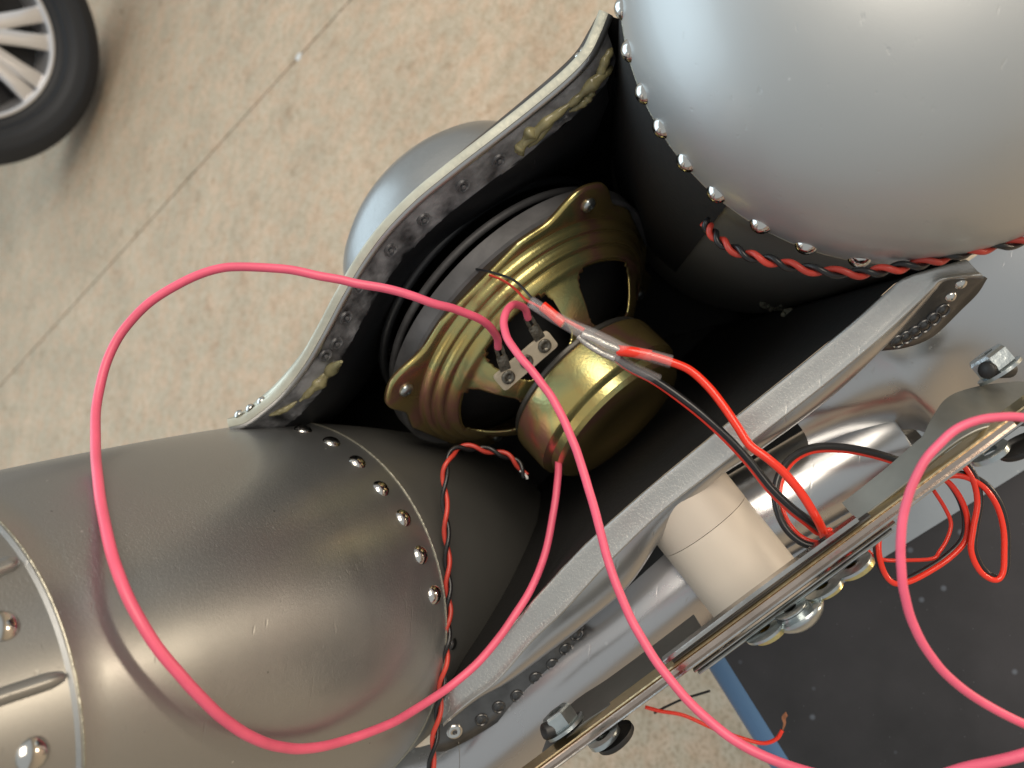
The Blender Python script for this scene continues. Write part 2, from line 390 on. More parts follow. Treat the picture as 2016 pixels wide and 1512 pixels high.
# left drum -------------------------------------------------
pc = at(557, 1196, 381); pel, paz = 1.137, -0.083
pa = Vector((math.cos(pel) * math.cos(paz), math.cos(pel) * math.sin(paz), -math.sin(pel)))
def podr(s):
    if s <= 0:
        t = -s / 158; return 90.4 + (71 - 90.4) * t + 4.0 * math.sin(math.pi * min(t, 1)) * (0.35)
    return 89.6 - 0.03 * s - 0.0004 * s * s
S = [-215, -200, -185, -172, -160.2, -159.4, -157.8, -157, -150] + [-150 + 6 * i for i in range(1, 24)] + [-9, -6, -3, -1.5, 0]
prof = [(s, podr(s) + (0.35 if -159.9 < s < -157.3 else 0) - (0.6 if s < -159.9 else 0)) for s in S]
drum = revolve(pc, pa, prof, 160); pod_b = drum.bvh()
ld = drum.build('left_drum', 'pod_paint', body, ang=25); ld.name = 'riveted_drum'
inner = revolve(pc, pa, [(0.2, 89.0)] + [(s, podr(s)) for s in range(2, 190, 8)] + [(190, 0)], 128); pod_in_b = inner.bvh()
inner.build('drum_end', 'pod_inner', body)
def ray(bv, px, py):
    d = at(px, py, 1).normalized(); h = bv.ray_cast(Vector((0, 0, 0)), d)
    return h[0], h[1]
def hitd(bv, px, py, default=350):
    h, nn = ray(bv, px, py); return -h.z if h else default
def circ(c, a, r, s, n=200, a0=0, a1=2 * math.pi):
    a, u, v = frame(a); return [Vector(c) + a * s + (u * math.cos(a0 + (a1 - a0) * i / n) + v * math.sin(a0 + (a1 - a0) * i / n)) * r for i in range(n + 1)]
tube(circ(pc, pa, podr(0) + 0.1, 0.0), lambda t: 0.42 + 0.12 * noise.noise(Vector((t * 90, 0, 0))), 8, caps=False).build('seam_line', 'seam', ld)
tube(circ(pc, pa, podr(-158.6) + 0.2, -158.6, 400), lambda t: 0.45 + 0.22 * noise.noise(Vector((t * 190, 1, 0))), 8, caps=False).build('seam_line', 'seam', ld)
rv = rivet_mesh('rivet', 4.0, 2.4, 'rivet_metal')
def on_surface(bv, px, py, name, me, parent, sink=0.15, spin=0):
    h, nn = ray(bv, px, py)
    if h is None: return None
    if nn.dot(h) > 0: nn = -nn
    return put(name, me, h - nn * sink, nn, parent, spin)
for px, py in [(597, 846), (653, 870), (704, 909), (751, 961), (795, 1019), (829, 1092), (856, 1171)]:
    on_surface(pod_b, px, py, 'rivet', rv, ld)
for px, py in [(5, 1232), (65, 1485)]:
    on_surface(pod_b, px, py, 'rivet', rv, ld)
rv_s = rivet_mesh('rivet', 2.6, 1.4, 'dark_rivet')
on_surface(pod_in_b, 893, 1268, 'rivet', rv_s, ld)
for a0, a1 in (((-60, 1145), (36, 1104)), ((-60, 1392), (132, 1329))):   # raised beads pressed in the drum
    P = []
    for i in range(25):
        t = i / 24; h, nn = ray(pod_b, a0[0] + (a1[0] - a0[0]) * t, a0[1] + (a1[1] - a0[1]) * t)
        if h is None: continue
        if nn.dot(h) > 0: nn = -nn
        P.append(h + nn * 0.2)
    tube(P, lambda t: 2.3 * (1 if t < 0.75 else math.sqrt(max(0.01, 1 - ((t - 0.75) / 0.25) ** 2)) * 0.98 + 0.02), 14).build('pressed_bead', 'pod_paint', ld)

# right dome -------------------------------------------------
dc = at(1770, -30, 270); DR = 550 / F * 270; Z = Vector((0, 0, 1))
dome = revolve(dc, Z, [(-0.2, DR)] + [(h, DR * (1 - (h / 68) ** 2.3) ** (1 / 2.3)) for h in [1, 3, 6, 9, 13, 17, 21, 25, 30, 35, 40, 45, 50, 54, 58, 61, 63.5, 65.5, 67, 67.8]] + [(68, 0)], 160)
dome_b = dome.bvh()
dm = dome.build('riveted_dome', 'dome_paint', body, ang=180)
rows = []
for d in [0, 2, 4, 8, 16, 30, 50, 80, 110, 150, 190]:
    cc = dc + Vector((0.06 * d, -0.05 * d, -d)); rr = DR - (1.2 if d > 1 else 0.3) - 0.045 * d
    rows.append([cc + Vector((math.cos(2 * math.pi * i / 128), math.sin(2 * math.pi * i / 128), 0)) * rr for i in range(128)])
under = MB().add(*grid(rows, closed_u=True)); under_b = under.bvh()
und = under.build('dome_collar', 'pod_inner', body)
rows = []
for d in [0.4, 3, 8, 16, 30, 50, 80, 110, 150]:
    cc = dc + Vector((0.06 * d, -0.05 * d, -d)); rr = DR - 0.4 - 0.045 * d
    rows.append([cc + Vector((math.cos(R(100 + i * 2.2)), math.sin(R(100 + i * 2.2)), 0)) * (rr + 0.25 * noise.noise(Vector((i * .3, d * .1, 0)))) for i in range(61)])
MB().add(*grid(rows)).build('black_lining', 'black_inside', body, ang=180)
tube([dc + Vector((math.cos(t), math.sin(t), 0)) * (DR - 0.2) + Vector((0, 0, -0.6)) for t in [2 * math.pi * i / 300 for i in range(301)]], lambda t: 0.35 + 0.1 * noise.noise(Vector((t * 200, 3, 0))), 8, caps=False).build('seam_line', 'seam', dm)
rv_d = rivet_mesh('rivet', 3.7, 2.9, 'rivet_metal')
for px, py in [(1203, 20), (1231, 104), (1260, 188), (1297, 256), (1348, 322), (1410, 382), (1496, 443), (1587, 481), (1689, 520)]:
    v = Vector((px - 1770, -(py + 30), 0)); v.normalize()
    put('rivet', rv_d, dc + v * (DR - 0.5) + Vector((0, 0, 1.2)), v + Vector((0, 0, 0.35)), dm)

# cavity -----------------------------------------------------
# upper left rim, near edge line, image position and depth
F1 = [(448, 832, 348), (478, 824, 347), (512, 800, 345), (548, 768, 342), (590, 715, 338), (628, 650, 333), (665, 580, 329), (705, 512, 325), (752, 448, 321), (810, 388, 317),
      (880, 330, 313), (960, 268, 309), (1040, 205, 305), (1108, 148, 301), (1150, 104, 298), (1172, 62, 296), (1188, 22, 294)]
f1 = catmull([at(*p) for p in F1], 8)
# lower right rim: raised crease, inner (upper) edge and outer foot of its shoulder
RIMS = [((872, 1425), (868, 1385), (872, 1430), 347), ((886, 1411), (879, 1367), (892, 1412), 346), ((930, 1376), (910, 1326), (946, 1371), 343), ((979, 1338), (950, 1290), (1008, 1336), 340), ((1045, 1262), (1010, 1230), (1088, 1278), 336),
        ((1111, 1199), (1068, 1166), (1152, 1228), 331), ((1194, 1109), (1152, 1077), (1238, 1153), 326), ((1300, 1007), (1262, 978), (1318, 1036), 320), ((1395, 932), (1358, 898), (1404, 946), 314), ((1486, 862), (1448, 825), (1500, 882), 308),
        ((1614, 762), (1575, 724), (1636, 780), 300), ((1729, 666), (1688, 631), (1746, 676), 292), ((1800, 600), (1752, 573), (1810, 604), 287), ((1832, 569), (1784, 548), (1840, 571), 284), ((1857, 549), (1830, 532), (1864, 551), 282), ((1932, 541), (1905, 512), (1936, 546), 280)]
f2 = catmull([at(*c, d) for c, u, h, d in RIMS], 8)
f2u = catmull([at(*u, d + 1) for c, u, h, d in RIMS], 8)
f2h = catmull([at(*h, d + (8 if 2 < i < 13 else 4)) for i, (c, u, h, d) in enumerate(RIMS)], 8)
wallp = MB()
def wall_rows(path, depths, lean):
    rows = []
    for d, l in zip(depths, lean):
        rows.append([p + Vector((0, 0, -d)) + l for p in path])
    return rows
inw = Vector((0.66, -0.70, 0))
# closed black tub: both rims joined behind the drums
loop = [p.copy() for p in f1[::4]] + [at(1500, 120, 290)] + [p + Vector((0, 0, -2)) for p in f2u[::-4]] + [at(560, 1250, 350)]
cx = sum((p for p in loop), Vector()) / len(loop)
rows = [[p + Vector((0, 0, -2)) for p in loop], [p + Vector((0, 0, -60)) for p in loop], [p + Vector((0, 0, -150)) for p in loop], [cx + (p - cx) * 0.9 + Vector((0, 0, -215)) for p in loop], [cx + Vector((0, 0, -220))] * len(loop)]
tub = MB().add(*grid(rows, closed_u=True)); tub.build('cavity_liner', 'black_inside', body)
# grey inner wall under the upper rim, uneven and smeared
rows = []
for k, (d, l) in enumerate([(0.6, 1.4), (1.5, 2.8), (3, 4.2), (5.2, 5.6), (7.6, 7), (10, 8.4), (12.4, 9.8), (14.8, 11.2), (17, 12.2)]):
    row = []
    for i, p in enumerate(f1[2:-3]):
        ww = noise.noise(Vector((i * 0.18, k * 0.5, 0)))
        wd_ = noise.noise(Vector((i * 0.25, 7, 0))) * 5 if k >= 7 else 0
        row.append(p + inw * (l + 0.5 * ww) + Vector((0, 0, -d + wd_)))
    rows.append(row)
gw = MB().add(*grid(rows)); gw_b = gw.bvh(); gwo = gw.build('rim_inner_wall', 'wall_grey', body)
# dark ledge below it
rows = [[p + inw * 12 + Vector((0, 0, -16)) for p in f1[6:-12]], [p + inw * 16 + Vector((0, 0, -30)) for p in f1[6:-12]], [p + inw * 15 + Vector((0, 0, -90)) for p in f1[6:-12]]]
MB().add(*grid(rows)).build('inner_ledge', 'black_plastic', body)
# the rims themselves
def lipsec(t): return [(-2.4, 0.8), (-2.0, 0.1), (0.4, -0.2), (1.4, 0.3), (1.8, 1.4), (1.6, 5), (0.8, 14), (-1.0, 14), (-2.2, 5)]
S1 = [(-1.6 if s < 0 else 1.0, 0) for s, d in []]
lip1 = sweep(f1, lipsec).build('upper_rim', 'lip_metal', body)
sgn1 = 1 if (f1[1] - f1[0]).normalized().cross(Vector((0, 0, -1))).dot(inw) > 0 else -1
sweep(f1, [(s_ * sgn1, d_) for s_, d_ in [(1.5, 0.9), (2.0, 0.35), (2.9, 0.6), (3.7, 1.3), (4.1, 2.4), (3.6, 3.4), (1.5, 3.6)]]).build('rim_bead', 'shoulder_metal', body)
# outside flange skirt of the upper rim, seen only at its ends, with rivets
rs = rivet_mesh('rivet', 2.2, 1.6, 'rivet_metal')
for a_, b_, m_ in ((0, 40, 'lip_metal'), (len(f1) - 52, len(f1), 'strip_side')):
    seg = f1[a_:b_]; rows = []
    for k, dd in ((1.2, 1.5), (2.6, 2.5), (4.2, 5), (5.0, 14)):
        rows.append([p - inw * k * math.sin(math.pi * (0.08 + 0.84 * i / (len(seg) - 1))) ** 0.5 + Vector((0, 0, -dd)) for i, p in enumerate(seg)])
    MB().add(*grid(rows)).build('outer_skirt', m_, lip1)
for px, py, d in ((470, 815, 349), (492, 803, 348), (514, 789, 347), (1150, 100, 301), (1140, 111, 302)):
    put('rivet', rs, at(px, py, d), Vector((-0.7, 0.7, 0.3)), lip1)
# pockmarks / rivet tails in the grey wall
pk = rivet_mesh('rivet_tail', 1.7, 2.0, 'wall_grey', prof=[(0, 3.4), (0.9, 3.0), (1.1, 2.3), (-0.5, 1.9), (-0.5, 1.2), (1.7, 1.0), (2.0, 0)], n=9)
for px, py in [(911, 366), (982, 315), (834, 432), (769, 492), (704, 566), (681, 625), (662, 676), (640, 700)]:
    on_surface(gw_b, px, py, 'rivet_tail', pk, gwo)
# lower rim: broad flat band, bright crease, rounded shoulder
n2 = len(f2); rows = []
def perp(i):
    w = (f2u[i] - f2[i]); return w.normalized()
rows.append([f2u[i] + Vector((0, 0, -5)) - perp(i) * 0.5 for i in range(n2)])
rows.append([f2u[i] + Vector((0, 0, -0.9)) + perp(i) * 0.5 for i in range(n2)])
rows.append([f2u[i] + Vector((0, 0, -0.2)) + perp(i) * 0.15 for i in range(n2)])
rows.append([f2u[i] - perp(i) * 0.7 + Vector((0, 0, 0.25 * noise.noise(Vector((i * .4, 0, 0))))) for i in range(n2)])
for k in (0.25, 0.5, 0.75): rows.append([f2u[i] + (f2[i] - f2u[i]) * k + Vector((0, 0, -0.15 + 0.15 * noise.noise(Vector((i * .2, k * 3, 0))))) for i in range(n2)])
rows.append([f2[i] + perp(i) * 1.0 + Vector((0, 0, 0.1)) for i in range(n2)])
rows.append([f2[i] + perp(i) * 0.4 + Vector((0, 0, 0.55)) for i in range(n2)])
rows.append([f2[i] - perp(i) * 0.1 + Vector((0, 0, 0.6)) for i in range(n2)])
rows.append([f2[i] - perp(i) * 0.6 + Vector((0, 0, 0.1)) for i in range(n2)])
rows.append([f2[i] - perp(i) * 0.7 + Vector((0, 0, -1.6)) for i in range(n2)])
lip2 = MB().add(*grid(rows)); lip2_b = lip2.bvh()
lip2 = lip2.build('lower_rim', 'strip_metal', body, ang=60)
rows = []
for k in range(9):
    q = k / 8
    rows.append([f2[i] - perp(i) * 0.6 + (f2h[i] - f2[i]) * math.sin(q * math.pi / 2) * 0.97 + Vector((0, 0, -1.2 + (f2h[i].z - f2[i].z) * (1 - math.cos(q * math.pi / 2) - math.sin(q * math.pi / 2)) * 0.9)) for i in range(n2)])
rows.append([f2h[i] + Vector((0, 0, -9)) for i in range(n2)])
MB().add(*grid(rows)).build('rim_shoulder', 'shoulder_metal', body, ang=70)
def skirt(px_path, name='rim_skirt'):
    P = catmull([at(*p) for p in px_path[0]], 8); Q = catmull([at(*p) for p in px_path[1]], 8)
    mb = MB(); rows = [[p + (q - p) * k + Vector((0, 0, 0)) for p, q in zip(P, Q)] for k in (0, 0.33, 0.66, 1)]
    rows.append([q + Vector((0, 0, -2.5)) for q in Q]); mb.add(*grid(rows)); return mb
sk1 = skirt(([(864, 1428, 348), (890, 1411, 349), (945, 1369, 350), (1008, 1334, 350), (1060, 1290, 348), (1100, 1262, 346), (1146, 1226, 344)],
             [(858, 1480, 352), (884, 1476, 353), (945, 1444, 354), (1025, 1391, 354), (1070, 1350, 353), (1110, 1300, 351), (1150, 1236, 347)]))
sk2 = skirt(([(1724, 686, 300), (1760, 650, 297), (1800, 606, 292), (1838, 569, 287), (1862, 550, 284), (1938, 544, 283)],
             [(1728, 692, 303), (1786, 684, 302), (1838, 662, 300), (1893, 610, 296), (1925, 578, 291), (1944, 548, 286)]))
s1b, s2b = sk1.bvh(), sk2.bvh()
s1o = sk1.build('rim_skirt', 'strip_side', body, ang=180); s2o = sk2.build('rim_skirt', 'strip_side', body, ang=180)
wr = rivet_mesh('rivet', 2.9, 1.2, 'dark_rivet', prof=[(0, 3.2), (0.5, 3.1), (0.8, 2.6), (0.4, 2.2), (0.5, 1.6), (0.9, 1.2), (1.0, 0)])
for px, py in [(948, 1417), (982, 1392), (1018, 1370), (1055, 1335), (1088, 1308), (1114, 1278), (1135, 1250)]:
    on_surface(s1b, px, py, 'rivet', wr, s1o)
for px, py in [(1768, 672), (1784, 664), (1802, 654), (1820, 642), (1838, 628), (1856, 612)]:
    on_surface(s2b, px, py, 'rivet', wr, s2o)
ev = rivet_mesh('eyelet', 3.4, 1.3, 'rivet_metal', prof=[(0, 3.9), (0.7, 3.7), (1.1, 3.0), (1.2, 1.9), (0.9, 1.2), (0.1, 1.0), (0.1, 0)])
on_surface(s1b, 895, 1440, 'eyelet', ev, s1o)
for px, py in [(1872, 585), (1892, 560)]: on_surface(s2b, px, py, 'rivet', rivet_mesh('rivet', 2.2, 1.6, 'rivet_metal'), s2o)

# outer hull behind the lower rim ---------------------------------
hdir = (at(1900, 560, 360) - at(1000, 1400, 400)).normalized()
def hull_patch(name, pts, rad_dirs, m, ang=60):
    return MB().add(*grid(pts)).build(name, m, body, ang=ang)
# wall that runs down from the whole lower rim
rows = []
for k, (o_, d_) in enumerate(((-1, -4), (1, -9), (4, -18), (6, -30), (5, -46), (2, -70))):
    rows.append([f2h[i] + inw * (o_ if 16 < i < n2 - 16 else min(o_, 0)) * 0.7 + Vector((0, 0, d_)) for i in range(2, n2)])
MB().add(*grid(rows)).build('side_wall', 'hull_metal', body, ang=80)
# belly panel lower left: convex barrel between the rim and the bracket
rows = []
for j in range(25):
    v = j / 24; row = []
    for i in range(41):
        u = -0.30 + i / 40 * 1.10
        o0 = -26 - 50 * min(1, max(0, (0.02 - u) / 0.10)); off = o0 + v * (160 - o0)
        px = 846 + u * 640 + off * 0.60; py = 1500 - u * 500 + off * 0.80
        px -= 26 * max(0, u - 0.55) / 0.25 * (2 * v - 0.9) ** 2
        d = 366 - 15 * math.sin(math.pi * (0.05 + 0.8 * v)) + 22 * v * v + 7 * (2 * u - 0.9) ** 2 - 24 * u
        row.append(at(px, py, d))
    rows.append(row)
hull_patch('belly_panel', rows, None, 'belly_metal', 180)
# right shell: pressed metal between rim, dome and bracket
top = catmull([at(*p) for p in [(1560, 822, 322), (1630, 782, 316), (1700, 716, 310), (1745, 680, 306), (1800, 610, 302), (1850, 556, 300), (1920, 505, 300), (2020, 440, 300), (2160, 380, 300)]], 6)
bot = catmull([at(*p) for p in [(1600, 900, 346), (1700, 860, 344), (1795, 845, 341), (1850, 870, 338), (1890, 875, 334), (1930, 860, 330), (1990, 840, 326), (2060, 810, 322), (2180, 760, 320)]], 6)
rows = []
for j in range(25):
    v = j / 24; row = []
    for i, (p, q) in enumerate(zip(top, bot)):
        u = i / (len(top) - 1)
        r3 = p + (q - p) * v
        row.append(r3 + Vector((0, 0, 7 * math.sin(math.pi * v) + 4.5 * math.sin(2 * math.pi * (1.6 * u - 0.25)) * v ** 1.5 - 3 * v * v)))
    rows.append(row)
hull_patch('shell_panel', rows, None, 'hull_metal', 180)
# black inner plate that closes the space behind
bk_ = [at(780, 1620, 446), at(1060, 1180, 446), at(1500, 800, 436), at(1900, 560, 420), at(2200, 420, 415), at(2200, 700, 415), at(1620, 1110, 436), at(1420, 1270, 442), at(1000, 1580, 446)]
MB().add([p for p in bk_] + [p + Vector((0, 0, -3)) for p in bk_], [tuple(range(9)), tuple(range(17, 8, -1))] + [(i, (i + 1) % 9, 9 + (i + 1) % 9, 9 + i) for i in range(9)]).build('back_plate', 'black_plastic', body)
# glossy pipe stub between rim and bracket
p0, p1 = at(1400, 1060, 362), at(1752, 852, 352)
ap = (p1 - p0)
revolve(p0, ap, [(0, 20), (0.5, 20.4), (ap.length - 1.2, 20.4), (ap.length - 0.4, 20.0), (ap.length, 19.2), (ap.length + 0.1, 16), (ap.length - 4, 15.6), (ap.length - 4.2, 0)], 72).build('pipe_stub', 'hull_metal', body, ang=35)
revolve(p0 + Vector((10, -12, -16)), ap, [(0, 15), (ap.length * 1.12, 15), (ap.length * 1.12, 0)], 48).build('inner_pipe', 'hull_metal', body, ang=35)

# ------------------------------------------------------------------ loudspeaker
fdir = Vector((-0.62, 0.665, -0.41)).normalized(); bdir = -fdir
KS = 1.19
sc_ = at(1053, 660, 404)
spk = thing('loudspeaker', 'loudspeaker with gold chromate basket and magnet, seen from behind inside the dark cavity', 'loudspeaker', sc_)
_, su, sv = frame(bdir)
# in-plane axes: e1 up-right in the picture, e2 toward the near edge (upper left)
e1 = (Vector((0.7, 0.7, 0)) - bdir * bdir.dot(Vector((0.7, 0.7, 0)))).normalized(); e2 = bdir.cross(e1)
if e2.dot(Vector((-0.7, 0.7, 0))) < 0: e2 = -e2
def SP(r, th, h): return sc_ + ((e1 * math.cos(th) + e2 * math.sin(th)) * r + bdir * h) * KS
NT = 480
EO = R(4)
def frame_r(th):
    th = th - EO
    # rounded square flange with ears at the corners
    c4 = abs(math.cos(2 * (th)))            # 1 at axis directions, 0 at corners
    base = 65.0
    sq = 62.0 / max(abs(math.cos(th)), abs(math.sin(th)))
    ear = 0
    for k in range(4):
        dth = (th - (math.pi / 4 + k * math.pi / 2) + math.pi) % (2 * math.pi) - math.pi
        ear = max(ear, 11.0 * math.exp(-(abs(dth) / 0.20) ** 3.0))
    return min(sq, base) + ear * 1.0
prof = [(1.0, -1.6), (1.0, -0.2), (0.985, 0.35)]            # flange fractions
rad = [(61.0, 0.5), (60.2, 0.7), (59.6, 2.4), (59.0, 3.6), (57.6, 4.0), (56.6, 4.0), (56.0, 5.6), (55.4, 7.2), (54.0, 7.8), (52.8, 7.8), (52.2, 8.6), (51.4, 10.5),
       (50.0, 11.6), (48.6, 12.0), (47.2, 12.8), (45.8, 14.2)]
h0, r0, h1, r1 = 14.2, 45.8, 27.0, 31.0
for k in range(1, 19): rad.append((r0 + (r1 - r0) * k / 18, h0 + (h1 - h0) * k / 18 + 1.3 * math.sin(math.pi * k / 18)))
rad += [(30, 27.8), (28.5, 28.2), (27.0, 28.4), (24, 28.4)]
rows = [[] for _ in range(len(prof) + len(rad))]
for i in range(NT):
    th = 2 * math.pi * i / NT; fr = frame_r(th)
    for k, (q, h) in enumerate(prof): rows[k].append(SP(fr * q, th, h))
    for k, (r, h) in enumerate(rad): rows[len(prof) + k].append(SP(r, th, h))
vs, fs = grid(rows, closed_u=True)
# window openings: rounded, six around the cone; screw slots in the ears
def in_window(r, th):
    for k in range(6):
        tc_ = R(97) + k * R(60)
        dth = (th - tc_ + math.pi) % (2 * math.pi) - math.pi
        a_ = dth * r; w2 = R(22) * r
        rc, hr = 39.0, 9.0
        x, y = abs(a_), abs(r - rc)
        cr = 5.0
        dx, dy = max(0, x - (w2 - cr)), max(0, y - (hr - cr))
        if x <= w2 and y <= hr and dx * dx + dy * dy <= cr * cr: return True
    return False
def in_slot(r, th):
    th = th - EO
    for k in range(4):
        tc_ = math.pi / 4 + k * math.pi / 2 - 0.03
        dth = (th - tc_ + math.pi) % (2 * math.pi) - math.pi
        x, y = dth * r, r - 67.5
        xx = max(0, abs(x) - 2.6)
        if xx * xx + y * y < 2.3 ** 2: return True
    return False
keep = []
base_n = len(prof)
for f in fs:
    c_ = sum((vs[i] for i in f), Vector()) / 4; d = (c_ - sc_) / KS; h = d.dot(bdir); q = d - bdir * h
    r = q.length; th = math.atan2(q.dot(e2), q.dot(e1))
    if 30 < r < 48.5 and h > 11 and in_window(r, th): continue
    keep.append(f)
bk = MB().add(vs, keep).build('basket', 'chromate', spk, ang=180)
sm = bk.modifiers.new('thickness', 'SOLIDIFY'); sm.thickness = 0.0009; sm.offset = 0
# cone and dark inside behind the openings
revolve(sc_, bdir, [(h * KS, r * KS) for h, r in [(1, 57), (6, 44), (14, 26), (22, 14), (28, 0)]], 64).build('cone', 'black_inside', spk)
def spr(prof, m, name, n=96): return revolve(sc_, bdir, [(h * KS, r * KS) for r, h in prof], n).build(name, m, spk, ang=30)
spr([(24, 28.6), (33.5, 28.6), (34.0, 29.2), (34.0, 30.6), (33.4, 31.2), (31.6, 31.3)], 'steel_dark', 'top_plate')
spr([(31.5, 31.4), (34.6, 31.6), (35.4, 32.3), (35.6, 33.4), (35.5, 46.0), (35.2, 48.0), (34.2, 49.0), (33.0, 49.5), (32.4, 50.0), (32.0, 53.0), (30.5, 54.6), (27, 55.2), (14, 55.5), (12.5, 54.8), (0, 54.8)], 'chromate', 'magnet_cover', 128)
# black mounting ring and hoop of the cup in front of the speaker
spr([(66, -1.5), (67, -2.5), (67.5, -9), (66, -10), (60, -10.5), (58, -9), (57, -1.5), (66, -1.5)], 'ring_grey', 'mounting_ring', 128)
scr = rivet_mesh('screw', 3.4, 2.4, 'zinc', prof=[(-6, 1.6), (0, 1.6), (0.0, 3.3), (0.8, 3.6), (1.9, 3.1), (2.6, 2.0), (2.8, 0.9), (2.0, 0.8), (2.0, 0)])
near = []
for k in range(4):
    th = math.pi / 4 + k * math.pi / 2 + EO
    near.append(put('screw', scr, SP(68.6, th, 0.6), bdir, spk))
# terminal board across one opening
mid = SP(44.0, R(105), 25.5)
td = (e1 + bdir * 0.02 - e2 * 0.06).normalized(); tl = 29.0
nb = (e2 * 0.62 + bdir * 0.78); nb = (nb - td * nb.dot(td)).normalized(); tw = td.cross(nb)
def obox(c, a, b_, c_, ha, hb, hc, ch=0.5):
    """box with rounded outline in the a/b plane and thickness along c"""
    pts = []
    for (sa, sb) in ((1, 1), (-1, 1), (-1, -1), (1, -1)):
        a0 = {(1, 1): 0, (-1, 1): 90, (-1, -1): 180, (1, -1): 270}[(sa, sb)]
        for q in range(5):
            an = R(a0 + 22.5 * q); pts.append((sa * (ha - ch) + ch * math.cos(an), sb * (hb - ch) + ch * math.sin(an)))
    rows = [[c + a * x * k + b_ * y * k + c_ * z for x, y in pts] for z, k in ((-hc, 0.001), (-hc, 1), (hc * 0.7, 1), (hc, 0.97), (hc, 0.001))]
    return MB().add(*grid(rows, closed_u=True))
tbo = obox(mid, td, tw, nb, tl / 2 + 1.2, 4.6, 0.9, 1.6).build('terminal_board', 'terminal_board', spk, ang=35)
er = rivet_mesh('rivet', 2.8, 1.0, 'terminal_tin', prof=[(0, 3.2), (0.7, 3.1), (1.1, 2.4), (0.9, 1.5), (0.3, 1.1), (0.3, 0)])
put('rivet', er, mid + nb * 0.8, nb, tbo)
tg = []
dm_ = -mid.z
for (q, tip) in ((mid - td * 10.5, at(982, 684, dm_ - 9)), (mid + td * 10.5, at(1040, 626, dm_ - 9))):
    d = (tip - q); ln = d.length; d.normalize(); s_ = d.cross(nb).normalized(); nn = s_.cross(d)
    put('rivet', er, q + nb * 0.8, nb, tbo)
    mb = obox(q + d * ln * 0.35, d, s_, nn, ln * 0.36, 2.5, 0.35, 0.9)
    # solder lug: two prongs with an eye
    for sg in (-1, 1): 
        k = obox(q + d * ln * 0.80 + s_ * 1.35 * sg, d, s_, nn, ln * 0.16, 0.75, 0.35, 0.4); mb.add(k.v, k.f)
    k = obox(q + d * ln * 0.99, d, s_, nn, 1.1, 2.0, 0.5, 0.7); mb.add(k.v, k.f)
    mb.build('terminal', 'terminal_tin', tbo, ang=35)

# cup that the speaker fires into, bulging out past the upper rim
sc2 = at(1050, 620, 452); K2 = 1.27
cup = revolve(sc2, fdir, [(s_ * K2, r * K2) for s_, r in [(30, 60), (40, 61.5), (52, 61.5), (60, 60.5), (67, 57.5), (73, 52), (78, 43), (81.5, 30), (83, 15), (83.3, 0)]], 128)
cup.build('speaker_cup', 'pod_paint', body, ang=180)
revolve(sc2, fdir, [(s_ * K2, r * K2) for s_, r in [(29, 57), (30, 60), (33, 60), (34, 56), (70, 48), (76, 20), (76, 0)]], 96).build('cup_liner', 'black_plastic', body)
hp = circ(sc_, fdir, 73, 20, 160)
tube(hp, 1.9, 10, caps=False).build('cup_hoop', 'ring_grey', body)
hp = circ(sc_, fdir, 72, 30, 160)
tube(hp, 2.2, 10, caps=False).build('cup_hoop', 'black_plastic', body)

# ------------------------------------------------------------------ glue
def blob(mb, c, r, k=0, sq=(1, 1, 1)):
    rows = []; n1, n2 = 10, 14
    for j in range(n1 + 1):
        ph = math.pi * j / n1; row = []
        for i in range(n2):
            th = 2 * math.pi * i / n2; d = Vector((math.sin(ph) * math.cos(th) * sq[0], math.sin(ph) * math.sin(th) * sq[1], math.cos(ph) * sq[2]))
            row.append(c + d * r * (1 + 0.35 * noise.noise(d * 1.7 + Vector((k, 0, 0)))))
        rows.append(row)
    mb.add(*grid(rows, closed_u=True))
def gluebead(path, rr, name='glue_bead', k=0):
    P = []
    for px, py in path:
        h, nn = ray(gw_b, px, py); d = -h.z if h else 335
        P.append(at(px, py, d - 0.5))
    C_ = catmull(P, 10)
    return tube(C_, lambda t: rr * (0.9 + 0.8 * noise.noise(Vector((t * 5 + k, k, 0))) ) * math.sqrt(max(0.05, math.sin(math.pi * min(0.98, max(0.02, t))))) , 12).build(name, 'glue', body)
gluebead([(1215, 112), (1195, 140), (1165, 165), (1140, 190), (1112, 215)], 2.6, k=2)
gluebead([(1128, 200), (1100, 222), (1075, 240), (1052, 262), (1028, 285), (1015, 300)], 3.0, k=5)
gluebead([(1060, 250), (1042, 262), (1024, 290), (1030, 306)], 2.6, k=9)
gluebead([(1170, 175), (1150, 200), (1120, 220)], 2.2, k=12)
gluebead([(1205, 95), (1190, 120), (1178, 150), (1150, 172)], 2.4, k=31)
gluebead([(1120, 205), (1085, 236), (1060, 268), (1040, 290)], 2.4, k=37)
gluebead([(672, 712), (652, 728), (630, 752), (605, 778)], 3.0, k=15)
gluebead([(640, 735), (615, 765), (590, 790)], 2.2, k=18)
gluebead([(585, 790), (560, 806), (530, 818)], 1.6, k=21)
r_ = random.Random(5); mb = MB()
for i in range(130):
    t = r_.random() ** 0.8; px = 1498 + 150 * t + r_.gauss(0, 3); py = 596 + 28 * t ** 0.6 + r_.gauss(0, 3.5)
    h, nn = ray(under_b, px, py)
    d = (-h.z if h else 400)
    blob(mb, at(px, py, d - 0.3), r_.uniform(0.3, 1.5) , i)
for i in range(0):
    px = 1230 + 300 * r_.random(); py = 960 - (px - 1230) * 0.72 + r_.gauss(0, 3) - 12
    blob(mb, at(px, py, 335), r_.uniform(0.3, 0.8), i)
tag(mb.build('glue_crumbs', 'crumb', body), None, kind='stuff')

